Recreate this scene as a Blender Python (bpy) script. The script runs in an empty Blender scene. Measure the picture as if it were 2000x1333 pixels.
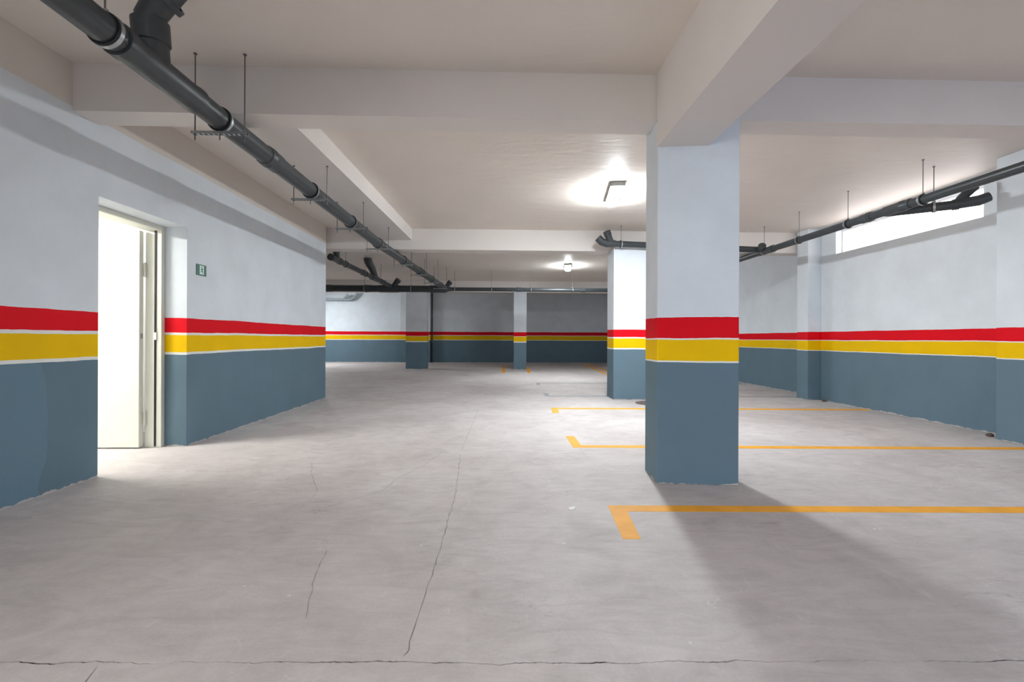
import bpy, bmesh, math, random
from mathutils import Vector, Matrix

# ------------------------------------------------------------------ camera, world, exposure
C = bpy.context.scene.collection
SC = bpy.context.scene
EYE = 1.05                                   # camera height above the floor
cam_d = bpy.data.cameras.new('camera'); cam = bpy.data.objects.new('camera', cam_d); C.objects.link(cam)
cam_d.lens = 16.0; cam_d.sensor_width = 36.0; cam_d.sensor_fit = 'HORIZONTAL'
cam_d.shift_y = -5.5 / 2000.0; cam_d.clip_start = 0.02
cam.matrix_world = (Matrix.Translation((0, 0, EYE)) @ Matrix.Rotation(math.radians(-1.6), 4, 'Z')
                    @ Matrix.Rotation(math.radians(90), 4, 'X') @ Matrix.Rotation(math.radians(0.25), 4, 'Z'))
SC.camera = cam

SC.view_settings.view_transform = 'Standard'
SC.view_settings.look = 'None'
SC.view_settings.gamma = 1.0
SC.view_settings.use_curve_mapping = False
SC.view_settings.exposure = 0.10

w = bpy.data.worlds.new('world'); SC.world = w; w.use_nodes = True
w.node_tree.nodes['Background'].inputs[0].default_value = (0.80, 0.88, 1.0, 1)
w.node_tree.nodes['Background'].inputs[1].default_value = 1.0

# emission of the lamps' tube diffusers
LAMP_NEAR, LAMP_FAR, LAMP_BAY, LAMP_STAIR, LAMP_FRONT, LAMP_FILL_LEFT = 330.0, 260.0, 330.0, 235.0, 62.0, 115.0
LAMP_COL = (0.90, 0.965, 1.0)
WINDOW = 4.2         # daylight behind the frosted window
ENTRANCE_R, FILL_L = 58.0, 42.0   # daylight from the garage entrance behind the camera; unseen fill added at left

def area(name, loc, target, sx, sy, power, col):
    d = bpy.data.lights.new(name, 'AREA'); d.shape = 'RECTANGLE'; d.size = sx; d.size_y = sy; d.energy = power; d.color = col
    d.spread = math.radians(95)                # sky and fill light fall in at a slant, downwards
    o = bpy.data.objects.new(name, d); C.objects.link(o); o.location = loc
    o.rotation_euler = (Vector(target) - Vector(loc)).to_track_quat('-Z', 'Y').to_euler()
    return o
area('entrance_daylight_right', (3.6, -5.9, 1.45), (3.6, -3.2, 0.0), 3.0, 2.0, ENTRANCE_R, (0.58, 0.74, 1.0))
area('fill_light_left', (-3.25, -1.5, 1.3), (0.0, 0.6, 0.3), 2.5, 2.0, FILL_L, (1.0, 0.96, 0.90))  # unseen fill light added to brighten the ceiling and deep beam from the left

# ------------------------------------------------------------------ helpers
def srgb(r, g, b):
    def l(v):
        v /= 255.0
        return v / 12.92 if v <= 0.04045 else ((v + 0.055) / 1.055) ** 2.4
    return (l(r), l(g), l(b), 1)

def new_mat(name):
    m = bpy.data.materials.new(name); m.use_nodes = True
    nt = m.node_tree
    return m, nt, nt.nodes['Principled BSDF']

def N(nt, t, **kw):
    n = nt.nodes.new(t)
    for k, v in kw.items():
        if k.startswith('i_'):
            n.inputs[k[2:].replace('_', ' ')].default_value = v
        else: setattr(n, k, v)
    return n

def math_node(nt, op, a, b=None):
    n = nt.nodes.new('ShaderNodeMath'); n.operation = op
    for i, v in enumerate((a, b)):
        if v is None: continue
        if isinstance(v, (int, float)): n.inputs[i].default_value = v
        else: nt.links.new(v, n.inputs[i])
    return n.outputs[0]

def mix_col(nt, fac, a, b, mode='MIX'):
    n = nt.nodes.new('ShaderNodeMix'); n.data_type = 'RGBA'; n.blend_type = mode
    for sock, v in ((n.inputs[0], fac), (n.inputs[6], a), (n.inputs[7], b)):
        if isinstance(v, (int, float, tuple)): sock.default_value = v
        else: nt.links.new(v, sock)
    return n.outputs[2]

def noise(nt, vec, scale, detail=3, rough=0.55, dist=0.0):
    n = N(nt, 'ShaderNodeTexNoise'); n.inputs['Scale'].default_value = scale
    n.inputs['Detail'].default_value = detail; n.inputs['Roughness'].default_value = rough
    n.inputs['Distortion'].default_value = dist
    nt.links.new(vec, n.inputs['Vector'])
    return n.outputs['Fac']

def ramp(nt, fac, stops, interp='LINEAR'):
    n = nt.nodes.new('ShaderNodeValToRGB'); cr = n.color_ramp; cr.interpolation = interp
    while len(cr.elements) < len(stops): cr.elements.new(0.5)
    for e, (p, c) in zip(cr.elements, stops):
        e.position = p; e.color = c if isinstance(c, tuple) else (c, c, c, 1)
    nt.links.new(fac, n.inputs[0])
    return n.outputs[0]

def world_pos(nt):
    return N(nt, 'ShaderNodeNewGeometry').outputs['Position']

def scaled(nt, vec, s):
    n = N(nt, 'ShaderNodeVectorMath'); n.operation = 'MULTIPLY'; nt.links.new(vec, n.inputs[0]); n.inputs[1].default_value = s
    return n.outputs[0]

def bump(nt, bsdf, h, strength, dist):
    b = N(nt, 'ShaderNodeBump'); b.inputs['Strength'].default_value = strength; b.inputs['Distance'].default_value = dist
    nt.links.new(h, b.inputs['Height']); nt.links.new(b.outputs[0], bsdf.inputs['Normal'])

WHITE_WALL = srgb(221, 228, 234)
CONCRETE = srgb(196, 186, 180)

def stripe_paint(name, red_top, red_bot, yel_top, yel_bot, grey_top, old_patch=False, cream_from=None):
    """wall paint: grey dado, white line, yellow band, white line, red band, white above; hand-brushed edges"""
    m, nt, b = new_mat(name)
    P = world_pos(nt)
    sep = N(nt, 'ShaderNodeSeparateXYZ'); nt.links.new(P, sep.inputs[0])
    wob = noise(nt, P, 1.6, 2); wob2 = noise(nt, P, 14, 2)
    z = math_node(nt, 'ADD', sep.outputs[2], math_node(nt, 'MULTIPLY', math_node(nt, 'SUBTRACT', wob, 0.5), 0.022))
    z = math_node(nt, 'ADD', z, math_node(nt, 'MULTIPLY', math_node(nt, 'SUBTRACT', wob2, 0.5), 0.006))
    zn = math_node(nt, 'DIVIDE', z, 3.0)
    white_line = srgb(232, 232, 228)
    grey = srgb(101, 123, 136)
    col = ramp(nt, zn, [(0.0, grey), (grey_top / 3, white_line), (yel_bot / 3, srgb(238, 192, 0)), (yel_top / 3, white_line),
                        (red_bot / 3, srgb(222, 12, 30)), (red_top / 3, WHITE_WALL)], 'CONSTANT')
    mott = ramp(nt, noise(nt, P, 2.3, 5, 0.6), [(0.3, 0.93), (0.7, 1.03)])
    col = mix_col(nt, 1.0, col, mott, 'MULTIPLY')
    if cream_from:                                                    # wall top tinted cream, which also draws the beam shadow's edge sharper
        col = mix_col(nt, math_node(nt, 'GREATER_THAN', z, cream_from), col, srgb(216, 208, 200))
    if old_patch:                                                     # a differently rolled coat of the grey near the door
        edge = math_node(nt, 'ADD', sep.outputs[1], math_node(nt, 'MULTIPLY', math_node(nt, 'SUBTRACT', noise(nt, P, 1.1, 2), 0.5), 0.35))
        on = math_node(nt, 'MULTIPLY', math_node(nt, 'LESS_THAN', edge, 3.07), math_node(nt, 'LESS_THAN', z, grey_top))
        col = mix_col(nt, on, col, srgb(104, 130, 146))
    # scuffs and bare plaster at the foot
    scuff = ramp(nt, noise(nt, scaled(nt, P, (3, 3, 14)), 3.0, 6, 0.7), [(0.68, 0.0), (0.74, 0.35)])
    low = ramp(nt, sep.outputs[2], [(0.0, 1.0), (0.45, 0.0)])
    col = mix_col(nt, math_node(nt, 'MULTIPLY', scuff, low), col, srgb(176, 180, 178))
    foot = math_node(nt, 'LESS_THAN', sep.outputs[2], math_node(nt, 'MULTIPLY', math_node(nt, 'SUBTRACT', noise(nt, P, 6, 6, 0.75), 0.40), 0.09))
    col = mix_col(nt, math_node(nt, 'MULTIPLY', foot, 0.8), col, CONCRETE)
    nt.links.new(col, b.inputs['Base Color'])
    b.inputs['Roughness'].default_value = 0.6; b.inputs['Specular IOR Level'].default_value = 0.12
    bump(nt, b, noise(nt, P, 5, 6, 0.6), 0.35, 0.01)
    return m

def plaster(name, col, rough=0.6, wave=0.25):
    m, nt, b = new_mat(name)
    P = world_pos(nt)
    mott = ramp(nt, noise(nt, P, 0.9, 5, 0.6), [(0.3, 0.94), (0.7, 1.02)])
    nt.links.new(mix_col(nt, 1.0, col, mott, 'MULTIPLY'), b.inputs['Base Color'])
    b.inputs['Roughness'].default_value = rough
    h = math_node(nt, 'ADD', noise(nt, scaled(nt, P, (1, 2.5, 1)), 2.2, 3, 0.5, 0.6), math_node(nt, 'MULTIPLY', noise(nt, P, 11, 4), 0.25))
    bump(nt, b, h, wave, 0.03)
    return m

def plain(name, col, rough=0.5, metal=0.0, vary=0.08, scale=18):
    m, nt, b = new_mat(name)
    P = world_pos(nt)
    mott = ramp(nt, noise(nt, P, scale, 4, 0.6), [(0.3, 1 - vary), (0.7, 1 + vary)])
    nt.links.new(mix_col(nt, 1.0, col, mott, 'MULTIPLY'), b.inputs['Base Color'])
    b.inputs['Roughness'].default_value = rough; b.inputs['Metallic'].default_value = metal
    return m

def glow(name, col, strength, base=(0.9, 0.9, 0.9, 1)):
    m, nt, b = new_mat(name)
    b.inputs['Base Color'].default_value = base
    b.inputs['Emission Color'].default_value = (*col[:3], 1); b.inputs['Emission Strength'].default_value = strength
    return m

def concrete_floor():
    m, nt, b = new_mat('trowelled_concrete')
    P = world_pos(nt)
    sub = lambda v, k: math_node(nt, 'ABSOLUTE', math_node(nt, 'SUBTRACT', v, k))
    big = noise(nt, P, 0.6, 5, 0.62, 0.5)
    col = ramp(nt, big, [(0.3, srgb(181, 173, 171)), (0.5, srgb(195, 188, 186)), (0.72, srgb(207, 202, 200))])
    cloud = noise(nt, P, 3.2, 7, 0.66, 0.8)
    col = mix_col(nt, 1.0, col, ramp(nt, cloud, [(0.30, 0.90), (0.5, 1.0), (0.70, 1.06)]), 'MULTIPLY')
    # trowel sweeps: long faint arcs
    sweep = noise(nt, scaled(nt, P, (1.0, 3.4, 1)), 2.2, 8, 0.68, 2.2)
    col = mix_col(nt, 1.0, col, ramp(nt, sweep, [(0.33, 0.90), (0.5, 1.0), (0.65, 1.06)]), 'MULTIPLY')
    # thin pale scratches and drag marks, only here and there
    n1 = noise(nt, scaled(nt, P, (1.0, 1.9, 1)), 1.35, 3, 0.5, 1.2)
    n2 = noise(nt, scaled(nt, P, (2.1, 0.8, 1)), 1.1, 3, 0.5, 1.6)
    where = ramp(nt, noise(nt, P, 1.7, 4, 0.6), [(0.52, 0.0), (0.64, 0.36)])
    line1 = ramp(nt, sub(n1, 0.46), [(0.0, 1.0), (0.0045, 0.0)])
    line2 = ramp(nt, sub(n2, 0.53), [(0.0, 1.0), (0.0040, 0.0)])
    lines = math_node(nt, 'MULTIPLY', math_node(nt, 'MAXIMUM', line1, line2), where)
    col = mix_col(nt, lines, col, srgb(226, 223, 222))
    # grey rub marks
    rub = noise(nt, scaled(nt, P, (1.5, 3.6, 1)), 3.4, 9, 0.74, 1.4)
    patch = ramp(nt, noise(nt, P, 0.9, 3, 0.55), [(0.5, 0.0), (0.66, 1.0)])
    col = mix_col(nt, math_node(nt, 'MULTIPLY', ramp(nt, rub, [(0.54, 0.0), (0.66, 0.62)]), patch), col, srgb(132, 122, 119))
    pale = noise(nt, scaled(nt, P, (2.6, 1.3, 1)), 2.6, 9, 0.76, 1.0)
    col = mix_col(nt, ramp(nt, pale, [(0.60, 0.0), (0.74, 0.5)]), col, srgb(224, 220, 218))
    fine = noise(nt, P, 70, 6, 0.75)
    col = mix_col(nt, 1.0, col, ramp(nt, fine, [(0.3, 0.93), (0.7, 1.05)]), 'MULTIPLY')
    speck = N(nt, 'ShaderNodeTexVoronoi'); speck.inputs['Scale'].default_value = 4.0; nt.links.new(P, speck.inputs['Vector'])
    col = mix_col(nt, ramp(nt, speck.outputs['Distance'], [(0.02, 0.6), (0.04, 0.0)]), col, srgb(228, 226, 222))
    nt.links.new(col, b.inputs['Base Color'])
    nt.links.new(ramp(nt, cloud, [(0.3, 0.66), (0.7, 0.50)]), b.inputs['Roughness'])
    b.inputs['Specular IOR Level'].default_value = 0.35
    h = math_node(nt, 'ADD', sweep, math_node(nt, 'MULTIPLY', fine, 0.3))
    bump(nt, b, h, 0.2, 0.010)
    return m

# ---- bmesh shape adders
def frame_of(d):
    d = d.normalized()
    up = Vector((0, 0, 1)) if abs(d.z) < 0.95 else Vector((1, 0, 0))
    x = up.cross(d).normalized(); y = d.cross(x)
    return x, y

def add_box(bm, lo, hi):
    vs = [bm.verts.new((x, y, z)) for x in (lo[0], hi[0]) for y in (lo[1], hi[1]) for z in (lo[2], hi[2])]
    for f in ((0, 1, 3, 2), (4, 6, 7, 5), (0, 4, 5, 1), (2, 3, 7, 6), (0, 2, 6, 4), (1, 5, 7, 3)):
        bm.faces.new([vs[i] for i in f])

def add_prism(bm, outline, axis, a, b):
    """outline: list of 2D points; extruded along axis between a and b"""
    def at(p, t):
        return {'x': (t, p[0], p[1]), 'y': (p[0], t, p[1]), 'z': (p[0], p[1], t)}[axis]
    A = [bm.verts.new(at(p, a)) for p in outline]; B = [bm.verts.new(at(p, b)) for p in outline]
    bm.faces.new(A); bm.faces.new(B)
    n = len(outline)
    for i in range(n): bm.faces.new((A[i], A[(i + 1) % n], B[(i + 1) % n], B[i]))

def add_sweep(bm, pts, radii, seg=20, cap=True):
    pts = [Vector(p) for p in pts]
    if isinstance(radii, (int, float)): radii = [radii] * len(pts)
    rings = []
    x0 = None
    for i, p in enumerate(pts):
        d0 = (p - pts[i - 1]) if i else (pts[1] - p)
        d1 = (pts[i + 1] - p) if i < len(pts) - 1 else d0
        if d0.length < 1e-6: d0 = d1
        if d1.length < 1e-6: d1 = d0
        d = (d0.normalized() + d1.normalized()).normalized()
        if x0 is None: x, y = frame_of(d)
        else:
            x = (x0 - d * x0.dot(d)).normalized(); y = d.cross(x)
        x0 = x
        rings.append([bm.verts.new(p + (x * math.cos(2 * math.pi * k / seg) + y * math.sin(2 * math.pi * k / seg)) * radii[i]) for k in range(seg)])
    for a, b in zip(rings, rings[1:]):
        for k in range(seg): bm.faces.new((a[k], a[(k + 1) % seg], b[(k + 1) % seg], b[k]))
    if cap:
        bm.faces.new(rings[0][::-1]); bm.faces.new(rings[-1])

def lathe_along(bm, p, d, profile, seg=22):
    """profile: (distance along d, radius) pairs"""
    p = Vector(p); d = Vector(d).normalized(); x, y = frame_of(d)
    rings = [[bm.verts.new(p + d * t + (x * math.cos(2 * math.pi * k / seg) + y * math.sin(2 * math.pi * k / seg)) * r) for k in range(seg)] for t, r in profile]
    for a, b in zip(rings, rings[1:]):
        for k in range(seg): bm.faces.new((a[k], a[(k + 1) % seg], b[(k + 1) % seg], b[k]))
    bm.faces.new(rings[0][::-1]); bm.faces.new(rings[-1])

def add_band(bm, p, d, r_in, r_out, width, seg=24):
    p = Vector(p); d = Vector(d).normalized(); x, y = frame_of(d)
    def ring(t, r): return [bm.verts.new(p + d * t + (x * math.cos(2 * math.pi * k / seg) + y * math.sin(2 * math.pi * k / seg)) * r) for k in range(seg)]
    R = [ring(-width / 2, r_in), ring(-width / 2, r_out), ring(width / 2, r_out), ring(width / 2, r_in)]
    for i in range(4):
        a, b = R[i], R[(i + 1) % 4]
        for k in range(seg): bm.faces.new((a[k], a[(k + 1) % seg], b[(k + 1) % seg], b[k]))

def mesh_obj(name, bm, mat, parent=None, smooth=0.6, bevel=0.0):
    bmesh.ops.recalc_face_normals(bm, faces=bm.faces)
    me = bpy.data.meshes.new(name); bm.to_mesh(me); bm.free()
    if smooth:
        for p in me.polygons: p.use_smooth = True
        me.set_sharp_from_angle(angle=smooth)
    me.materials.append(mat)
    o = bpy.data.objects.new(name, me); C.objects.link(o)
    if parent is not None:
        o.parent = parent
        o.matrix_parent_inverse = Matrix.Translation(parent.location).inverted()
    if bevel:
        b = o.modifiers.new('edge', 'BEVEL'); b.width = bevel; b.segments = 2; b.limit_method = 'ANGLE'
    return o

def tag(o, label, cat, group=None, kind=None):
    o['label'] = label; o['category'] = cat
    if group: o['group'] = group
    if kind: o['kind'] = kind
    return o

def empty(name, loc, label, cat, group=None, kind=None):
    o = bpy.data.objects.new(name, None); C.objects.link(o); o.location = loc; o.empty_display_size = 0.1
    return tag(o, label, cat, group, kind)

def box_obj(name, lo, hi, mat, parent=None, bevel=0.0):
    bm = bmesh.new(); add_box(bm, lo, hi)
    return mesh_obj(name, bm, mat, parent, smooth=0, bevel=bevel)

def copy_tree(root, delta):
    """a copy of a thing with copies of its parts and sub-parts, moved by delta"""
    r = root.copy(); C.objects.link(r); r.location = root.location + Vector(delta)
    def kids(src, dst):
        for ch in src.children:
            c = ch.copy(); C.objects.link(c); c.parent = dst
            kids(ch, c)
    kids(root, r)
    return r

# ------------------------------------------------------------------ materials
M = {}
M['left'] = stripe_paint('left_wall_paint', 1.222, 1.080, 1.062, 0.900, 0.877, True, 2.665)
M['col'] = stripe_paint('column_paint', 1.198, 1.052, 1.032, 0.890, 0.872)
M['col_mid'] = stripe_paint('middle_column_paint', 1.206, 1.067, 1.044, 0.885, 0.860)
M['right'] = stripe_paint('right_wall_paint', 1.182, 1.036, 1.024, 0.865, 0.852)
M['far'] = stripe_paint('far_wall_paint', 1.31, 1.165, 1.145, 0.965, 0.94)
M['far_col'] = stripe_paint('far_column_paint', 1.25, 1.105, 1.09, 0.93, 0.895)
M['ceiling'] = plaster('ceiling_plaster', srgb(229, 220, 211), 0.52, 0.22)
M['beam'] = plaster('beam_plaster', srgb(224, 218, 213), 0.6, 0.1)
M['floor'] = concrete_floor()
M['gap'] = plain('joint_dirt', srgb(58, 52, 49), 0.9)
M['crack'] = plain('crack_dark', srgb(128, 118, 114), 0.9)
M['pvc'] = plain('grey_pvc', srgb(56, 62, 65), 0.36, 0, 0.14, 9)
M['pvc_fit'] = plain('grey_pvc_fitting', srgb(62, 67, 70), 0.42, 0, 0.12, 9)
M['rubber'] = plain('black_rubber', srgb(24, 25, 27), 0.6)
M['zinc'] = plain('galvanised_steel', srgb(170, 174, 176), 0.38, 0.85, 0.12, 40)
M['rod'] = plain('dull_rod', srgb(120, 120, 118), 0.5, 0.7)
M['orange'] = plain('orange_road_paint', srgb(238, 166, 32), 0.6, 0, 0.10, 7)
M['greyline'] = plain('grey_overpaint', srgb(148, 149, 155), 0.6, 0, 0.10, 7)
M['door'] = plain('cream_door_paint', srgb(232, 233, 222), 0.4, 0, 0.02, 3)
M['frame'] = plain('cream_frame_paint', srgb(226, 226, 214), 0.45, 0, 0.03, 3)
M['white'] = plaster('white_plaster', srgb(230, 232, 232), 0.6, 0.1)
M['sign'] = plain('green_sign', srgb(6, 92, 74), 0.35, 0, 0.02)
M['signwhite'] = plain('sign_white', srgb(206, 232, 222), 0.35, 0, 0.02)
M['housing'] = plain('lamp_housing_grey', srgb(150, 152, 150), 0.5, 0, 0.02)
M['pane'] = glow('daylit_frosted_pane', (1.0, 0.93, 0.92), WINDOW)
M['pale_pipe'] = plain('pale_grey_pipe', srgb(150, 164, 168), 0.4)
M['upvc'] = plain('white_window_frame', srgb(226, 222, 220), 0.4, 0, 0.02)
M['iron'] = plain('rusty_iron', srgb(112, 100, 92), 0.7, 0.2)
M['stone'] = plain('mortar_crumb', srgb(92, 78, 70), 0.9)
M['paper'] = plain('paper', srgb(236, 236, 232), 0.8, 0, 0.02)

# ------------------------------------------------------------------ setting
CEIL = 2.97
XL, XR = -3.0, 5.57
random.seed(3)

# floor: two pours of concrete that meet in a ragged construction joint
jx = [-7.5 + 0.010 * i for i in range(int(14.5 / 0.010) + 1)]
def noise_1d(t):
    i = math.floor(t); f = t - i            # smooth 1D value noise
    a, b = (math.sin(i * 127.1) * 43758.5) % 1, (math.sin((i + 1) * 127.1) * 43758.5) % 1
    return a + (b - a) * f * f * (3 - 2 * f)
def joint_y(x): return 1.475 - 0.022 * x + 0.010 * (noise_1d(x * 2.3) - 0.5) + 0.012 * (noise_1d(x * 9 + 50) - 0.5) + 0.006 * (noise_1d(x * 31) - 0.5) + 0.004 * (noise_1d(x * 70) - 0.5)
def gap_w(x): return max(0.0005, 0.0014 + 0.0022 * math.sin(5.3 * x + 1) * math.sin(2.1 * x)) if x < 0.35 else max(0.0003, 0.0006 + 0.0010 * math.sin(9 * x))
def chip(x): return max(0.0, noise_1d(x * 6.0) - 0.55) * (0.016 if x < 0.4 else 0.006)
up = [(x, joint_y(x) + gap_w(x) + random.uniform(0, 0.0042) * noise_1d(x * 14 + 9) + chip(x)) for x in jx]
lo = [(x, joint_y(x) - gap_w(x) * 0.7 - random.uniform(0, 0.002) - chip(x + 3.3) * 0.6) for x in jx]
bm = bmesh.new()
def strip(bm, row_a, row_b, z0, z1):
    A = [bm.verts.new((*p, z1)) for p in row_a]; B = [bm.verts.new((*p, z1)) for p in row_b]
    A0 = [bm.verts.new((*p, z0)) for p in row_a]; B0 = [bm.verts.new((*p, z0)) for p in row_b]
    for i in range(len(A) - 1):
        bm.faces.new((A[i], A[i + 1], B[i + 1], B[i])); bm.faces.new((A0[i], A0[i + 1], A[i + 1], A[i]))
        bm.faces.new((B0[i], B0[i + 1], B[i + 1], B[i])); bm.faces.new((A0[i], A0[i + 1], B0[i + 1], B0[i]))
    bm.faces.new((A[0], B[0], B0[0], A0[0])); bm.faces.new((A[-1], B[-1], B0[-1], A0[-1]))
strip(bm, up, [(x, 1.75) for x in jx], -0.12, 0.0)
strip(bm, lo, [(x, 1.15) for x in jx], -0.12, 0.0)
floor = mesh_obj('floor', bm, M['floor'], smooth=0)
tag(floor, 'pale trowelled concrete garage floor with a cracked joint across the front', 'floor', kind='structure')
bm = bmesh.new()
add_box(bm, (-10.3, 1.75, -0.12), (6.3, 20.0, 0.0)); add_box(bm, (-10.3, -6.4, -0.12), (6.3, 1.15, 0.0))
add_box(bm, (-10.3, 1.15, -0.12), (-7.5, 1.75, 0.0)); 
mesh_obj('slab', bm, M['floor'], floor, smooth=0)
box_obj('joint_filler', (-7.5, 1.3, -0.10), (6.9, 1.65, -0.004), M['gap'], floor)

def crack(pts, width):
    rnd = random.Random(len(pts) * 7 + int(pts[0][1] * 100))
    P = []
    for (a, b) in zip(pts, pts[1:]):
        n = max(2, int(math.dist(a, b) / 0.04))
        for i in range(n):
            t = i / n
            P.append((a[0] + (b[0] - a[0]) * t + rnd.uniform(-1, 1) * 0.0045, a[1] + (b[1] - a[1]) * t + rnd.uniform(-1, 1) * 0.0045))
    P.append(pts[-1])
    bm = bmesh.new()
    prev = None
    for i, p in enumerate(P):
        q = P[min(i + 1, len(P) - 1)]; o = P[max(i - 1, 0)]
        d = Vector((q[0] - o[0], q[1] - o[1])); d.normalize(); nrm = Vector((-d.y, d.x))
        wd = width * rnd.uniform(0.25, 1.0) * (0.4 if i in (0, len(P) - 1) else 1)
        a = bm.verts.new((p[0] + nrm.x * wd, p[1] + nrm.y * wd, 0.0007)); b = bm.verts.new((p[0] - nrm.x * wd, p[1] - nrm.y * wd, 0.0007))
        if prev: bm.faces.new((prev[0], prev[1], b, a))
        prev = (a, b)
    mesh_obj('crack', bm, M['crack'], floor, smooth=0)
crack([(-0.31, 1.51), (-0.302, 1.54), (-0.296, 1.96), (-0.289, 2.24), (-0.289, 3.03), (-0.31, 3.5), (-0.345, 4.1)], 0.0021)
crack([(-0.345, 4.3), (-0.33, 5.2), (-0.303, 6.7)], 0.0022)
crack([(-0.72, 1.72), (-0.80, 2.0), (-0.85, 2.28)], 0.0016)
crack([(-0.50, 4.28), (-0.62, 3.75), (-0.76, 3.4), (-0.79, 3.15), (-1.0, 2.9), (-1.15, 2.75)], 0.0018)
crack([(-1.57, 3.87), (-1.42, 3.5), (-1.24, 3.15), (-1.21, 2.96)], 0.0017)
crack([(-1.27, 1.48), (-1.24, 1.38), (-1.23, 1.30)], 0.002)

ceiling = box_obj('ceiling', (-10.3, -6.4, CEIL), (6.3, 20.0, CEIL + 0.25), M['ceiling'])
tag(ceiling, 'off-white plastered concrete ceiling slab over the whole garage', 'ceiling', kind='structure')

# left wall with the doorway (Y 3.49 - 4.46, 2.1 high)
DY0, DY1, DZ = 3.49, 4.455, 2.10
bm = bmesh.new()
add_prism(bm, [(-6.3, 0), (-2.9, 0), (-2.9, 2.4), (-0.1, 2.4), (-0.1, 0), (DY0, 0), (DY0, DZ), (DY1, DZ), (DY1, 0), (7.95, 0), (7.95, CEIL), (-6.3, CEIL)], 'x', XL - 0.36, XL)  # gap behind the camera added to house the left fill light
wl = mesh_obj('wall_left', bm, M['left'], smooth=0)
tag(wl, 'long left wall with red and yellow stripes, grey dado and a doorway', 'wall', kind='structure')
bm = bmesh.new(); add_box(bm, (-10.3, 7.6, 0), (XL - 0.36, 7.95, CEIL))
tag(mesh_obj('wall_left_return', bm, M['left'], smooth=0), 'striped wall that turns left behind the end of the long left wall', 'wall', kind='structure')
# stair room behind the doorway
bm = bmesh.new()
add_box(bm, (-6.3, 1.6, 0), (-6.1, 7.6, CEIL)); add_box(bm, (-6.1, 1.6, 0), (XL - 0.36, 1.8, CEIL)); add_box(bm, (-6.1, 5.1, 0), (XL - 0.36, 5.3, CEIL))
add_box(bm, (-6.1, 1.8, 2.34), (XL - 0.36, 5.1, 2.5))
tag(mesh_obj('wall_stair_room', bm, M['white'], smooth=0), 'white walls of the bright room behind the open door', 'wall', kind='structure')
# far walls
bm = bmesh.new()
add_box(bm, (-10.3, 19.6, 0), (6.3, 19.9, CEIL)); add_box(bm, (-4.18, 19.36, 0), (-2.93, 19.6, CEIL))
tag(mesh_obj('wall_back', bm, M['far'], smooth=0), 'far end wall with red and yellow stripes, in shade on the right', 'wall', kind='structure')
tag(box_obj('wall_far_left', (-10.3, 7.95, 0), (-10.1, 19.6, CEIL), M['far']), 'striped side wall of the hidden left bay', 'wall', kind='structure')
# right wall: near window bay, far part set back
WY0, WY1, WZ0, WZ1 = 5.09, 7.39, 2.47, 2.86
bm = bmesh.new()
add_prism(bm, [(-6.3, 0), (7.95, 0), (7.95, CEIL), (-6.3, CEIL)], 'x', XR, XR + 0.001)
bm.free(); bm = bmesh.new()
T = 0.30
add_box(bm, (XR, -6.3, 0), (XR + T, 7.95, WZ0)); add_box(bm, (XR, -6.3, WZ1), (XR + T, 7.95, CEIL))
add_box(bm, (XR, -6.3, WZ0), (XR + T, WY0, WZ1)); add_box(bm, (XR, WY1, WZ0), (XR + T, 7.95, WZ1))
add_box(bm, (5.86, 7.95, 0), (6.2, 19.6, CEIL))
tag(mesh_obj('wall_right', bm, M['right'], smooth=0), 'right wall with stripes, grey dado and a long high window', 'wall', kind='structure')
# wall behind the camera with two wide openings
bm = bmesh.new()
add_box(bm, (-3.0, -6.4, 2.6), (5.57, -6.1, CEIL))
for a, b in ((-3.0, 2.0), (5.2, 5.57)): add_box(bm, (a, -6.4, 0), (b, -6.1, 2.6))
tag(mesh_obj('wall_front', bm, M['right'], smooth=0), 'striped wall behind the viewer with a wide vehicle opening', 'wall', kind='structure')

# beams
def beam(outline_boxes, label, n):
    bm = bmesh.new()
    for lo_, hi_ in outline_boxes: add_box(bm, lo_, hi_)
    o = mesh_obj('beam', bm, M['beam'], smooth=0)
    return tag(o, label, 'beam', kind='structure')
beam([((XL, 3.28, 2.635), (1.15, 3.50, CEIL))], 'white cross beam from the left wall to the big front column', 0)
beam([((1.735, 3.27, 2.645), (XR, 3.49, CEIL))], 'white cross beam from the big front column to the right wall', 1)
bm = bmesh.new(); add_prism(bm, [(1.135, -6.1), (1.495, -6.1), (1.495, 3.222), (1.135, 3.2615)], 'z', 2.44, CEIL)
tag(mesh_obj('beam', bm, M['beam'], smooth=0), 'deep white beam running over the viewer to the front column', 'beam', kind='structure')
bm = bmesh.new()
add_prism(bm, [(-2.10, 3.5), (-1.675, 3.5), (-1.545, 8.05), (-2.10, 8.05)], 'z', 2.77, CEIL)
tag(mesh_obj('beam', bm, M['beam'], smooth=0), 'shallow lengthwise ceiling beam above the big grey pipe', 'beam', kind='structure')
beam([((-10.1, 8.05, 2.605), (5.86, 8.35, CEIL))], 'second white cross beam behind the nearer ceiling lamp', 4)
beam([((-10.1, 15.35, 2.60), (5.86, 15.65, CEIL))], 'farthest cross beam, above the distant columns', 5)

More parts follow.
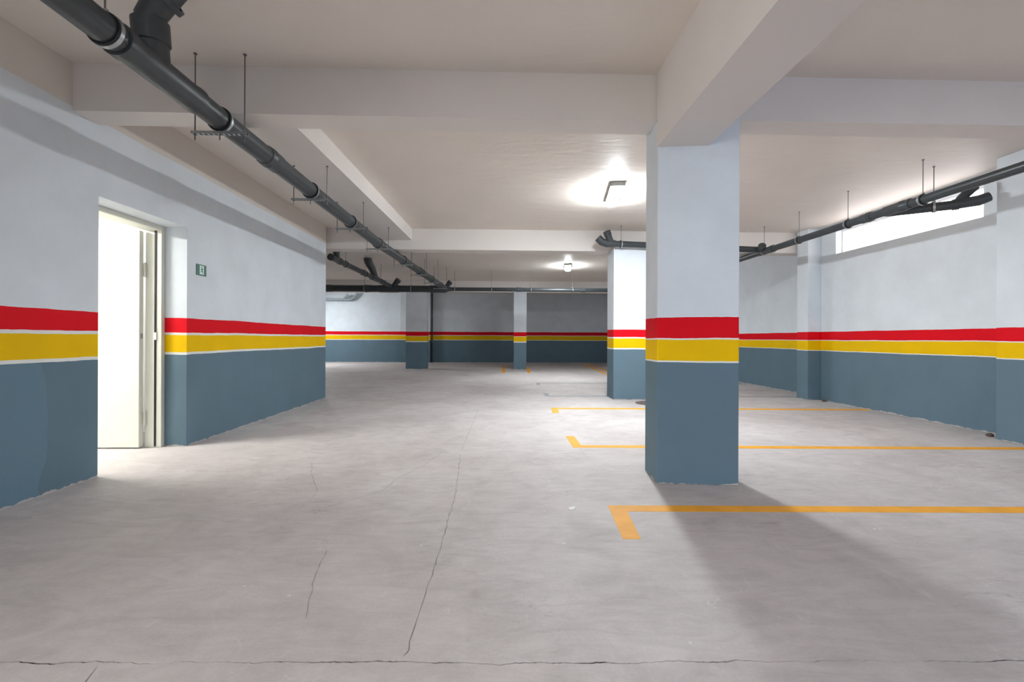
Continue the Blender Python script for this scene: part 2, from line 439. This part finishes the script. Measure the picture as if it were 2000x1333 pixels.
# columns
def column(corners, mat, top, label, cat='column', name='column'):
    bm = bmesh.new(); add_prism(bm, corners, 'z', 0.0, top)
    o = mesh_obj(name, bm, mat, smooth=0, bevel=0.008)
    return tag(o, label, cat, kind='thing')
column([(1.142, 3.262), (1.712, 3.20), (1.745, 3.54), (1.165, 3.60)], M['col'], CEIL, 'big striped column nearest the viewer, with the deep beam on top')
column([(1.965, 7.78), (2.61, 7.78), (2.61, 8.2), (1.955, 8.2)], M['col_mid'], 2.61, 'brightly lit striped column half hidden behind the big front column')
column([(-3.15, 15.43), (-2.455, 15.43), (-2.455, 15.85), (-3.15, 15.85)], M['far_col'], 2.62, 'distant wide column by the bright end wall, thin downpipe behind')
column([(0.487, 15.30), (0.915, 15.30), (0.915, 15.72), (0.487, 15.72)], M['far_col'], 2.62, 'distant narrow column in front of the shaded end wall')
column([(5.335, 7.73), (5.57, 7.73), (5.57, 7.95), (5.86, 7.95), (5.86, 8.02), (5.335, 8.02)], M['right'], CEIL, 'striped pilaster on the right wall at the far end of the window', 'pilaster', 'pilaster')
column([(5.24, 4.39), (5.57, 4.39), (5.57, 4.66), (5.24, 4.66)], M['right'], CEIL, 'striped pilaster on the right wall at the near end of the window', 'pilaster', 'pilaster')

# window
win = empty('window_1', (XR, (WY0 + WY1) / 2, WZ0), 'long narrow frosted window glowing white high on the right wall', 'window', kind='structure')
bm = bmesh.new()
fx0, fx1 = XR + 0.10, XR + 0.16
add_box(bm, (fx0, WY0, WZ0), (fx1, WY1, WZ0 + 0.03)); add_box(bm, (fx0, WY0, WZ1 - 0.03), (fx1, WY1, WZ1))
add_box(bm, (fx0, WY0, WZ0 + 0.03), (fx1, WY0 + 0.03, WZ1 - 0.03)); add_box(bm, (fx0, WY1 - 0.03, WZ0 + 0.03), (fx1, WY1, WZ1 - 0.03))
mesh_obj('window_frame', bm, M['upvc'], win, smooth=0)
box_obj('pane', (XR + 0.125, WY0 + 0.03, WZ0 + 0.03), (XR + 0.137, WY1 - 0.03, WZ1 - 0.03), M['pane'], win)

# door
door = empty('door_1', (XL - 0.3, DY1, 0), 'cream steel door opened inwards in the left wall', 'door', kind='structure')
bm = bmesh.new()
FX0, FX1 = XL - 0.356, XL - 0.205
FT = 0.045
add_box(bm, (FX0, DY1 - FT, 0.0), (FX1, DY1, DZ)); add_box(bm, (FX0, DY0, 0.0), (FX1, DY0 + FT, DZ))
add_box(bm, (FX0, DY0 + FT, DZ - FT), (FX1, DY1 - FT, DZ))
mesh_obj('door_frame', bm, M['frame'], door, smooth=0, bevel=0.004)
# rebate / seal on the hinge jamb
box_obj('door_seal', (XL - 0.268, DY1 - FT - 0.006, 0.01), (XL - 0.252, DY1 - FT, DZ - FT), M['rubber'], door)
LX = XL - 0.352                                # hinge edge of the leaf
leaf = box_obj('door_leaf', (LX - 0.90, DY1 - FT - 0.062, 0.012), (LX - 0.012, DY1 - FT - 0.012, DZ - FT - 0.01), M['door'], door, bevel=0.003)
for hz in (0.28, 1.68):
    bm = bmesh.new()
    add_sweep(bm, [(LX + 0.006, DY1 - FT - 0.018, hz - 0.07), (LX + 0.006, DY1 - FT - 0.018, hz + 0.07)], 0.010, 12)
    add_box(bm, (LX - 0.0122, DY1 - FT - 0.055, hz - 0.06), (LX - 0.009, DY1 - FT - 0.014, hz + 0.06))
    mesh_obj('hinge', bm, M['frame'], leaf)
box_obj('security_bolt', (LX - 0.0125, DY1 - FT - 0.046, 1.03), (LX - 0.004, DY1 - FT - 0.028, 1.08), M['zinc'], leaf)
box_obj('keep_plate', (XL - 0.275, DY1 - FT - 0.010, 1.02), (XL - 0.246, DY1 - FT - 0.004, 1.09), M['white'], door)

# ------------------------------------------------------------------ lamps
def ceiling_lamp(x, y, label, strength, length=0.78, rz=0.0, col=LAMP_COL, CEIL=CEIL):
    t = empty('ceiling_light', (x, y, CEIL), label, 'lamp', 'surface-mounted ceiling lamps')
    hw = 0.085
    z0 = CEIL - 0.046
    box_obj('housing', (x - hw, y - length / 2, z0), (x + hw, y + length / 2, CEIL), M['housing'], t, bevel=0.004)
    bm = bmesh.new()
    prof = [(x - hw + 0.010, z0), (x - hw + 0.012, z0 - 0.018), (x - hw + 0.030, z0 - 0.040), (x, z0 - 0.048), (x + hw - 0.030, z0 - 0.040), (x + hw - 0.012, z0 - 0.018), (x + hw - 0.010, z0)]
    add_prism(bm, prof, 'y', y - length / 2 + 0.014, y + length / 2 - 0.014)
    mesh_obj('diffuser', bm, glow('lit_diffuser', col, strength), t)
    for s in (-1, 1):
        e = y + s * (length / 2 + 0.003)
        box_obj('end_cap', (x - hw - 0.003, min(e, e - s * 0.016), z0 - 0.010), (x + hw + 0.003, max(e, e - s * 0.016), CEIL), M['housing'], t, bevel=0.003)
    t.rotation_euler = (0, 0, rz)
    return t
ceiling_lamp(1.49, 5.90, 'lit ceiling lamp nearer to the viewer, beside the big front column', LAMP_NEAR, rz=math.radians(-8))
ceiling_lamp(1.80, 11.95, 'smaller-looking lit ceiling lamp beyond the second cross beam', LAMP_FAR, rz=math.radians(-8))
ceiling_lamp(-7.6, 17.3, 'lit ceiling lamp in the hidden left bay by the end wall', LAMP_BAY)
ceiling_lamp(-4.40, 3.82, 'lit ceiling lamp in the room behind the open door', LAMP_STAIR, col=(1.0, 0.99, 0.93), CEIL=2.34)
ceiling_lamp(3.8, 0.3, 'lit ceiling lamp over the parking bay right of the viewer', LAMP_FRONT, col=(0.70, 0.80, 1.0))

ceiling_lamp(-1.0, -1.4, 'unseen ceiling lamp added behind the viewer to brighten the left foreground', LAMP_FILL_LEFT)  # out of view, added for more light on the left wall and floor

# ------------------------------------------------------------------ pipes
def section(t, a, b, r, mat='pvc'):
    bm = bmesh.new(); add_sweep(bm, [a, b], r, 28)
    return mesh_obj('pipe_section', bm, M[mat], t)
def coupling(t, p, d, r, length=0.2):
    bm = bmesh.new()
    e = 0.007
    lathe_along(bm, Vector(p) - Vector(d).normalized() * length / 2, d,
                [(0, r + 0.001), (0.004, r + e), (length * 0.22, r + e), (length * 0.26, r + e * 1.7), (length * 0.40, r + e * 1.7), (length * 0.44, r + e), (length - 0.004, r + e), (length, r + 0.001)], 28)
    return mesh_obj('coupling', bm, M['pvc_fit'], t)
def fitting(t, name, pts, r, lip=None, mat='pvc_fit'):
    bm = bmesh.new(); add_sweep(bm, pts, r, 24)
    for (p, d, ln) in (lip or []):
        rr = r if isinstance(r, (int, float)) else r[0]
        add_band(bm, p, d, rr * 0.9, rr * 1.10, ln, 24)
    return mesh_obj(name, bm, M[mat], t)

def trapeze(x, y, zc, r, top_l, top_r, label, group, half=0.165):
    """two threaded rods, a perforated channel under the pipe and a rubber-lined clamp"""
    t = empty('pipe_hanger', (x, y, top_r), label, 'hanger', group)
    zb = zc - r - 0.012
    for s, top in ((-1, top_l), (1, top_r)):
        bm = bmesh.new(); add_sweep(bm, [(x + s * half, y, zb - 0.06), (x + s * half, y, top + 0.001)], 0.0042, 8)
        lathe_along(bm, (x + s * half, y, zb - 0.026), (0, 0, 1), [(0, 0.009), (0.008, 0.009)], 6)
        lathe_along(bm, (x + s * half, y, top - 0.006), (0, 0, 1), [(0, 0.012), (0.006, 0.012)], 8)
        mesh_obj('threaded_rod', bm, M['rod'], t)
    bm = bmesh.new()
    L0, L1 = x - half - 0.02, x + half + 0.02
    add_box(bm, (L0, y - 0.016, zb - 0.018), (L1, y - 0.013, zb)); add_box(bm, (L0, y + 0.013, zb - 0.018), (L1, y + 0.016, zb))
    k = L0
    while k < L1 - 0.012:                                              # web with slots
        add_box(bm, (k, y - 0.013, zb - 0.018), (min(k + 0.016, L1), y + 0.013, zb - 0.015)); k += 0.034
    mesh_obj('channel_bar', bm, M['zinc'], t, smooth=0)
    bm = bmesh.new(); add_band(bm, (x, y, zc), (0, 1, 0), r + 0.0005, r + 0.010, 0.034)
    lin = mesh_obj('clamp_lining', bm, M['rubber'], t)
    bm = bmesh.new(); add_band(bm, (x, y + 0.005, zc), (0, 1, 0), r + 0.0095, r + 0.013, 0.022)
    mesh_obj('clamp_ring', bm, M['zinc'], t)
    bm = bmesh.new(); add_sweep(bm, [(x, y, zb - 0.055), (x, y, zb + 0.004)], 0.0045, 8)
    mesh_obj('bolt', bm, M['rod'], t)
    return t
def single(x, y, zc, r, top, label, group, d=(0, 1, 0), drop=True):
    """one rod and a ring"""
    t = empty('pipe_clamp', (x, y, top), label, 'hanger', group)
    bm = bmesh.new(); add_sweep(bm, [(x, y, zc + r + 0.006), (x, y, top + 0.001)], 0.0042, 8)
    lathe_along(bm, (x, y, top - 0.006), (0, 0, 1), [(0, 0.013), (0.006, 0.013)], 8)
    mesh_obj('threaded_rod', bm, M['rod'], t)
    bm = bmesh.new(); add_band(bm, (x, y, zc), d, r + 0.0005, r + 0.009, 0.034)
    mesh_obj('clamp_lining', bm, M['rubber'], t)
    bm = bmesh.new(); dv = Vector(d).normalized(); add_band(bm, Vector((x, y, zc)) + dv * 0.006, d, r + 0.0085, r + 0.012, 0.022)
    x_, y_ = frame_of(dv)
    add_box(bm, (x - 0.012, y - 0.008, zc + r + 0.006), (x + 0.012, y + 0.008, zc + r + 0.026))
    mesh_obj('clamp_ring', bm, M['zinc'], t)
    return t

# --- the big pipe along the left wall
R1 = 0.072
def main_pt(y):
    y0 = min(y, 7.2)
    x = -1.90; z = 2.525
    if y > 7.2:
        k = (y - 7.2) / (13.0 - 7.2); x += 0.33 * k; z -= 0.05 * k
    return (x, y, z)
pipe = empty('drain_pipe', main_pt(3.0), 'big dark grey drain pipe running lengthwise under the ceiling by the left wall', 'pipe')
cuts = [-3.0, 3.83, 7.2, 10.2, 12.95]
for a, b in zip(cuts, cuts[1:]): section(pipe, main_pt(a), main_pt(b), R1)
for y in (0.9, 3.83, 7.2, 10.2):
    d = Vector(main_pt(y + 0.1)) - Vector(main_pt(y))
    coupling(pipe, main_pt(y), d, R1, 0.22)
# wye with branch rising to the slab
bm = bmesh.new()
X, Z = -1.90, 2.525
lathe_along(bm, (X, 2.30, Z), (0, 1, 0), [(0, R1 + .002), (0.003, R1 + 0.012), (0.06, R1 + 0.012), (0.075, R1 + 0.006), (0.55, R1 + 0.006), (0.565, R1 + 0.010), (0.60, R1 + 0.010), (0.604, R1 + .001)], 28)
wye = mesh_obj('wye_fitting', bm, M['pvc_fit'], pipe)
bp0 = Vector((X, 2.55, Z)); bd = Vector((0.0, -0.12, 0.99)).normalized()
RB = 0.078
bm = bmesh.new()
lathe_along(bm, bp0, bd, [(0, RB), (0.12, RB), (0.125, RB + 0.010), (0.235, RB + 0.010), (0.238, RB + 0.004)], 28)
mesh_obj('wye_branch', bm, M['pvc_fit'], wye)
e0 = bp0 + bd * 0.23
bm = bmesh.new()
add_sweep(bm, [e0 - bd * 0.03, e0 + bd * 0.025, e0 + Vector((0.025, -0.005, 0.065)), e0 + Vector((0.075, -0.01, 0.118)), e0 + Vector((0.15, -0.02, 0.19)), e0 + Vector((0.17, -0.03, 0.24))], RB - 0.008, 28)
add_band(bm, e0 + Vector((0.10, 0.0, 0.125)), (0.8, 0, 0.55), RB - 0.012, RB + 0.002, 0.03, 28)
mesh_obj('elbow', bm, M['pvc_fit'], pipe)
GH = 'trapeze hangers of the big left pipe'
single(X, 2.24, Z, R1, CEIL, 'ring clamp on one rod just before the big wye fitting of the left pipe', 'single-rod clamps of the left pipe')
hl = [(3.14, CEIL, CEIL, 'trapeze hanger of the big pipe just in front of the first cross beam'),
      (4.62, 2.77, 2.77, 'first trapeze hanger of the big pipe behind the first cross beam'),
      (5.84, 2.77, 2.77, 'second trapeze hanger of the big pipe behind the first cross beam'),
      (7.15, 2.77, 2.77, 'trapeze hanger of the big pipe just before the second cross beam'),
      (8.62, CEIL, CEIL, 'first trapeze hanger of the big pipe past the second cross beam'),
      (9.9, CEIL, CEIL, 'second trapeze hanger of the big pipe past the second cross beam'),
      (11.2, CEIL, CEIL, 'third trapeze hanger of the big pipe past the second cross beam'),
      (12.4, CEIL, CEIL, 'last trapeze hanger, where the big pipe meets the cross pipe')]
for y, a, b, lab in hl:
    p = main_pt(y); trapeze(p[0], y, p[2], R1, a, b, lab, GH)

# --- the cross pipe in front of the farthest beam
YC, ZC = 13.05, 2.445
cross = empty('cross_pipe', (-1.5, YC, ZC), 'long dark pipe running across the far part of the garage', 'pipe')
section(cross, (-7.0, YC, ZC), (-1.50, YC, ZC), 0.095)
section(cross, (-1.50, YC, ZC), (5.0, YC, ZC), 0.055)
for xx in (-4.85, -3.75): coupling(cross, (xx, YC, ZC), (1, 0, 0), 0.095, 0.22)
for xx in (0.55, 2.4): coupling(cross, (xx, YC, ZC), (1, 0, 0), 0.055, 0.16)
bm = bmesh.new()                                                     # reducer where the big pipe comes in
lathe_along(bm, (-1.98, YC, ZC), (1, 0, 0), [(0, 0.096), (0.003, 0.106), (0.42, 0.106), (0.52, 0.066), (0.60, 0.064), (0.603, 0.056)], 28)
rd = mesh_obj('reducer', bm, M['pvc_fit'], cross)
bm = bmesh.new(); lathe_along(bm, (-1.55, YC, ZC + 0.02), (0.62, -0.30, 0.72), [(0, 0.062), (0.17, 0.066), (0.175, 0.074), (0.25, 0.074), (0.255, 0.05)], 24)
mesh_obj('cleanout_stub', bm, M['pvc_fit'], rd)
bm = bmesh.new(); lathe_along(bm, (-3.42, YC, ZC), (1, 0, 0), [(0, 0.096), (0.003, 0.106), (0.55, 0.106), (0.553, 0.096)], 28)
ty = mesh_obj('tee_fitting', bm, M['pvc_fit'], cross)
bm = bmesh.new(); lathe_along(bm, (-3.06, YC, ZC + 0.03), (0.66, -0.25, 0.70), [(0, 0.066), (0.22, 0.070), (0.225, 0.080), (0.31, 0.080), (0.315, 0.05)], 24)
mesh_obj('cleanout_stub', bm, M['pvc_fit'], ty)
GC = 'clamps of the far cross pipe'
for xx, r, lab in ((-4.95, 0.095, 'clamp of the cross pipe next to the end of the long left wall'), (-3.83, 0.095, 'clamp of the cross pipe left of its tee with the small side pipe'),
                   (-2.52, 0.095, 'clamp of the cross pipe above the distant wide column'), (-1.28, 0.055, 'clamp of the cross pipe just right of the big pipe junction'),
                   (-0.23, 0.055, 'clamp of the thin cross pipe, second from the big pipe junction'), (0.90, 0.055, 'clamp of the thin cross pipe near the distant narrow column'),
                   (2.10, 0.055, 'clamp of the thin cross pipe beside the second column')):
    single(xx, YC, ZC, r, CEIL, lab, GC, (1, 0, 0))

# --- the small pipe that comes out past the end of the left wall
side = empty('side_pipe', (-3.15, 10.5, 2.55), 'short grey pipe with branches beyond the end of the long left wall', 'pipe')
def side_pt(y): k = (y - 8.75) / 4.2; return (-3.18 + 0.10 * k, y, 2.565 - 0.05 * k)
section(side, side_pt(8.75), side_pt(10.6), 0.055); section(side, side_pt(10.6), side_pt(12.95), 0.055)
bm = bmesh.new(); lathe_along(bm, side_pt(8.66), (0.02, 1, -0.01), [(0, 0.05), (0.002, 0.066), (0.10, 0.066), (0.11, 0.060), (0.40, 0.060), (0.41, 0.068), (0.5, 0.068), (0.503, 0.056)], 24)
sw = mesh_obj('wye_fitting', bm, M['pvc_fit'], side)
bm = bmesh.new(); lathe_along(bm, side_pt(9.0), (0.10, -0.62, 0.78), [(0, 0.05), (0.16, 0.055), (0.165, 0.064), (0.26, 0.064), (0.264, 0.04)], 24)
mesh_obj('wye_branch', bm, M['pvc_fit'], sw)
coupling(side, side_pt(10.55), (0.02, 1, -0.01), 0.055, 0.16)
bm = bmesh.new(); lathe_along(bm, side_pt(11.2), (0.02, 1, -0.01), [(0, 0.056), (0.003, 0.070), (0.5, 0.070), (0.503, 0.056)], 24)
w2 = mesh_obj('wye_fitting', bm, M['pvc_fit'], side)
bm = bmesh.new(); add_sweep(bm, [side_pt(11.55), Vector(side_pt(11.2)) + Vector((0.01, 0, 0.20)), Vector(side_pt(11.1)) + Vector((-0.05, 0, 0.34)), Vector(side_pt(11.1)) + Vector((-0.07, 0, 0.43))], [0.064, 0.086, 0.098, 0.098], 24)
mesh_obj('wye_branch', bm, M['pvc_fit'], w2)
coupling(side, side_pt(12.3), (0.02, 1, -0.01), 0.055, 0.16)
GS = 'clamps of the small side pipe'
for y, lab in ((9.45, 'clamp of the small side pipe nearest to its open end'), (10.75, 'clamp of the small side pipe before its ceiling branch'), (12.0, 'clamp of the small side pipe just before the cross pipe')):
    p = side_pt(y); single(p[0], y, p[2], 0.055, CEIL, lab, GS, (0.02, 1, -0.01))

# --- pipe on the bright far wall
wp = empty('wall_pipe', (-6.4, 19.45, 2.66), 'pale lit pipe on the bright end wall at left', 'pipe')
section(wp, (-9.5, 19.45, 2.66), (-6.25, 19.45, 2.66), 0.05, 'pale_pipe')
bm = bmesh.new(); add_sweep(bm, [(-6.5, 19.45, 2.66), (-6.3, 19.45, 2.66), (-6.2, 19.45, 2.70), (-5.98, 19.45, 2.93)], 0.056, 24)
mesh_obj('elbow', bm, M['pale_pipe'], wp)
bm = bmesh.new(); add_sweep(bm, [(-6.62, 19.44, 2.66), (-6.40, 19.40, 2.85)], 0.05, 24)
mesh_obj('wye_branch', bm, M['pale_pipe'], wp)
dp = empty('downpipe', (-2.87, 19.5, 0), 'thin dark downpipe on the end wall beside the distant wide column', 'pipe')
section(dp, (-2.87, 19.53, 0.0), (-2.87, 19.53, 2.97), 0.024)
for z in (0.9, 2.0):
    bm = bmesh.new(); add_band(bm, (-2.87, 19.53, z), (0, 0, 1), 0.024, 0.032, 0.03); mesh_obj('bracket', bm, M['zinc'], dp)

# --- the thin pipe along the right wall
R2 = 0.048
XP, ZP = 4.50, 2.545
rp = empty('right_pipe', (XP, 5.5, ZP), 'thin grey pipe running lengthwise in front of the window on the right', 'pipe')
for a, b in ((-3.0, 5.35), (5.35, 9.6)): section(rp, (XP, a, ZP), (XP, b, ZP), R2)
coupling(rp, (XP, 5.02, ZP), (0, 1, 0), R2 + 0.002, 0.34); coupling(rp, (XP, 5.45, ZP), (0, 1, 0), R2, 0.16); coupling(rp, (XP, 2.2, ZP), (0, 1, 0), R2, 0.16)
bm = bmesh.new(); lathe_along(bm, (XP, 7.35, ZP), (0, 1, 0), [(0, R2), (0.003, R2 + 0.012), (0.08, R2 + 0.012), (0.083, R2 + 0.008), (0.4, R2 + 0.008), (0.403, R2)], 24)
rw = mesh_obj('wye_fitting', bm, M['pvc_fit'], rp)
bm = bmesh.new(); lathe_along(bm, (XP, 7.70, ZP), (-0.45, -0.85, 0.40), [(0, 0.05), (0.12, 0.052), (0.124, 0.062), (0.2, 0.062), (0.204, 0.045)], 24)
mesh_obj('cleanout_stub', bm, M['pvc_fit'], rw)
# branch that comes from the wall by the near pilaster
bm = bmesh.new(); add_sweep(bm, [(XP + 0.02, 5.20, ZP - 0.01), (XP + 0.18, 5.03, ZP - 0.02), (XP + 0.40, 4.80, ZP - 0.03), (XP + 0.55, 4.66, ZP - 0.02), (XP + 0.62, 4.62, ZP + 0.01)], [0.045, 0.047, 0.05, 0.056, 0.05], 24)
add_band(bm, (XP + 0.42, 4.78, ZP - 0.03), (0.66, -0.66, 0), 0.04, 0.058, 0.06, 24)
rb = mesh_obj('branch_pipe', bm, M['pvc_fit'], rp)
bm = bmesh.new(); add_sweep(bm, [(XP + 0.42, 4.78, ZP - 0.03), (XP + 0.50, 4.74, ZP + 0.08), (XP + 0.56, 4.72, ZP + 0.15)], [0.045, 0.045, 0.05], 24)
mesh_obj('wye_branch', bm, M['pvc_fit'], rb)
GR = 'clamps of the right pipe'
for y, lab in ((4.72, 'clamp of the right pipe nearest the viewer, in front of the window'), (5.76, 'second clamp of the right pipe, in front of the middle of the window'),
               (6.72, 'third clamp of the right pipe, just before the far pilaster'), (7.62, 'clamp of the right pipe beside its round cleanout')):
    single(XP, y, ZP, R2, CEIL, lab, GR)
single(XP + 0.30, 4.905, ZP - 0.025, 0.048, CEIL, 'clamp on the short branch beside the right pipe', 'branch clamps', (0.7, -0.7, 0))

# --- pipe across the front of the second column
cp = empty('column_pipe', (2.2, 7.68, 2.66), 'grey pipe with an upturned end crossing the front of the second column', 'pipe')
a, b = Vector((1.82, 7.68, 2.665)), Vector((4.42, 7.68, 2.585))
section(cp, a, b, 0.052)
bm = bmesh.new(); add_sweep(bm, [a + Vector((0.14, 0, 0)), a + Vector((0.0, 0, 0.0)), a + Vector((-0.09, -0.01, 0.025)), a + Vector((-0.16, -0.02, 0.09))], [0.060, 0.062, 0.064, 0.064], 24)
el = mesh_obj('wye_fitting', bm, M['pvc_fit'], cp)
bm = bmesh.new(); lathe_along(bm, a + Vector((0.06, -0.01, 0.03)), (-0.42, -0.25, 0.86), [(0, 0.052), (0.11, 0.054), (0.114, 0.062), (0.19, 0.062), (0.194, 0.045)], 24)
mesh_obj('cleanout_stub', bm, M['pvc_fit'], el)
single(2.06, 7.68, 2.657, 0.052, CEIL, 'thin clamp of the pipe in front of the second column', 'column pipe clamps', (1, 0, 0))

# ------------------------------------------------------------------ exit sign
sg = empty('exit_sign', (XL, 4.70, 1.72), 'small green exit sign with a white running-figure panel right of the door', 'sign')
sy0, sy1, sz0, sz1 = 4.585, 4.735, 1.665, 1.775
box_obj('plate', (XL - 0.001, sy0, sz0), (XL + 0.006, sy1, sz1), M['sign'], sg)
box_obj('white_panel', (XL + 0.006, sy0 + 0.045, sz0 + 0.012), (XL + 0.008, sy1 - 0.042, sz1 - 0.010), M['signwhite'], sg)
bm = bmesh.new()                                                     # pictogram: head, body, arms and legs in mid-stride
cy_, cz_ = (sy0 + sy1) / 2 + 0.001, (sz0 + sz1) / 2
def limb(p, q, wd):
    d = Vector((q[0] - p[0], q[1] - p[1])); d.normalize(); n = Vector((-d.y, d.x)) * wd
    add_prism(bm, [(cy_ + p[0] + n.x, cz_ + p[1] + n.y), (cy_ + q[0] + n.x, cz_ + q[1] + n.y), (cy_ + q[0] - n.x, cz_ + q[1] - n.y), (cy_ + p[0] - n.x, cz_ + p[1] - n.y)], 'x', XL + 0.008, XL + 0.0095)
limb((-0.002, 0.018), (0.004, -0.008), 0.0065); limb((0.0, 0.014), (-0.016, 0.004), 0.0028); limb((0.002, 0.014), (0.018, 0.008), 0.0028)
limb((0.003, -0.006), (-0.010, -0.020), 0.0036); limb((-0.010, -0.020), (-0.020, -0.016), 0.0021); limb((0.005, -0.006), (0.014, -0.020), 0.0036); limb((0.014, -0.020), (0.010, -0.036), 0.0034)
add_prism(bm, [(cy_ - 0.004 + 0.007 * math.cos(2 * math.pi * k / 14), cz_ + 0.029 + 0.007 * math.sin(2 * math.pi * k / 14)) for k in range(14)], 'x', XL + 0.008, XL + 0.0095)
mesh_obj('running_figure', bm, M['sign'], sg, smooth=0)

# ------------------------------------------------------------------ floor markings and small things
def marking(polys, mat, label, group, name='parking_line'):
    bm = bmesh.new()
    for poly in polys: add_prism(bm, poly, 'z', 0.0, 0.0012)
    bmesh.ops.remove_doubles(bm, verts=bm.verts, dist=1e-5)
    return tag(mesh_obj(name, bm, mat, smooth=0), label, 'marking', group)
GO = 'painted parking bay lines'
def ell(x0, y0, x1, slope, lw, leg_w, leg, mat, label):
    """a bay line starting at (x0, y0 = far edge), running right, with a short leg towards (leg<0) or away from (leg>0) the viewer"""
    yr = y0 + slope * (x1 - x0)
    if leg < 0:
        out = [(x0, y0), (x1, yr), (x1, yr - lw), (x0 + leg_w, y0 - lw), (x0 + leg_w - 0.035, y0 + leg), (x0 - 0.035, y0 + leg)]
    else:
        out = [(x0 + leg_w, y0), (x1, yr), (x1, yr - lw), (x0, y0 - lw), (x0, y0 + leg), (x0 + leg_w, y0 + leg)]
    return marking([out], mat, label, GO)
ell(0.686, 2.843, 5.5, -0.026, 0.10, 0.095, -0.48, M['orange'], 'nearest orange parking line with a thick leg pointing to the viewer')
ell(0.713, 4.455, 5.5, -0.030, 0.10, 0.095, 0.41, M['orange'], 'second orange parking line, meeting the front column, leg pointing away')
ell(0.785, 6.86, 5.55, -0.026, 0.13, 0.095, -0.48, M['orange'], 'third orange parking line with a short leg, just before the second column')
ell(0.84, 8.30, 5.7, -0.02, 0.11, 0.09, 0.40, M['greyline'], 'nearer of two greyed-out parking lines left of the second column')
ell(0.87, 10.72, 5.7, -0.02, 0.12, 0.09, -0.50, M['greyline'], 'farther of two greyed-out parking lines left of the second column')
marking([[(3.10, 12.9), (3.20, 12.9), (3.44, 18.7), (3.34, 18.7)]], M['orange'], 'left one of two far lengthwise orange lines by the second column', GO)
marking([[(3.36, 12.9), (3.46, 12.9), (3.72, 18.7), (3.62, 18.7)]], M['orange'], 'right one of two far lengthwise orange lines by the second column', GO)
marking([[(0.08, 13.7), (0.18, 13.7), (0.20, 16.9), (0.10, 16.9)]], M['orange'], 'short far orange line left of the distant narrow column', GO)
marking([[(0.86, 13.7), (0.96, 13.7), (1.08, 16.4), (0.98, 16.4)]], M['orange'], 'short far orange line right of the distant narrow column', GO)

dr = empty('drain_cover', (2.47, 7.32, 0), 'dark round drain cover on the floor between the two striped columns', 'drain cover')
bm = bmesh.new(); lathe_along(bm, (2.47, 7.32, 0), (0, 0, 1), [(0, 0.25), (0.008, 0.25), (0.010, 0.235)], 36); mesh_obj('rim', bm, M['iron'], dr)
bm = bmesh.new(); lathe_along(bm, (2.47, 7.32, 0.009), (0, 0, 1), [(0, 0.225), (0.004, 0.22)], 36)
for i in range(-3, 4):
    h = math.sqrt(max(0, 0.19 ** 2 - (i * 0.055) ** 2)); add_box(bm, (2.47 + i * 0.055 - 0.008, 7.32 - h, 0.013), (2.47 + i * 0.055 + 0.008, 7.32 + h, 0.016))
mesh_obj('lid', bm, M['iron'], dr)

def crumb(x, y, s, mat, label, cat, name, flat=1.0, group=None):
    rnd = random.Random(int(x * 1000)); bm = bmesh.new()
    bmesh.ops.create_icosphere(bm, subdivisions=2, radius=s)
    for v in bm.verts:
        v.co *= rnd.uniform(0.75, 1.15); v.co.z = max(v.co.z * flat, -s * 0.3 * flat) + s * 0.3 * flat; v.co.x += x; v.co.y += y
    return tag(mesh_obj(name, bm, mat, smooth=0), label, cat, group)
crumb(5.50, 7.55, 0.035, M['stone'], 'dark crumb of mortar on the floor at the foot of the far pilaster', 'rubble', 'mortar_crumb', 0.8)
crumb(5.36, 4.82, 0.035, M['stone'], 'dark crumb of mortar on the floor by the near pilaster at right', 'rubble', 'mortar_crumb', 0.8)
bm = bmesh.new()
pv = [(0.43, 2.80), (0.455, 2.815), (0.475, 2.80), (0.468, 2.775), (0.445, 2.768), (0.432, 2.78)]
add_prism(bm, pv, 'z', 0.0005, 0.004)
for v in bm.verts:
    if v.co.z > 0.003 and v.co.x > 0.46: v.co.z += 0.008
tag(mesh_obj('paper_scrap', bm, M['paper'], smooth=0), 'tiny white scrap of paper alone on the floor left of the nearest orange line', 'paper')
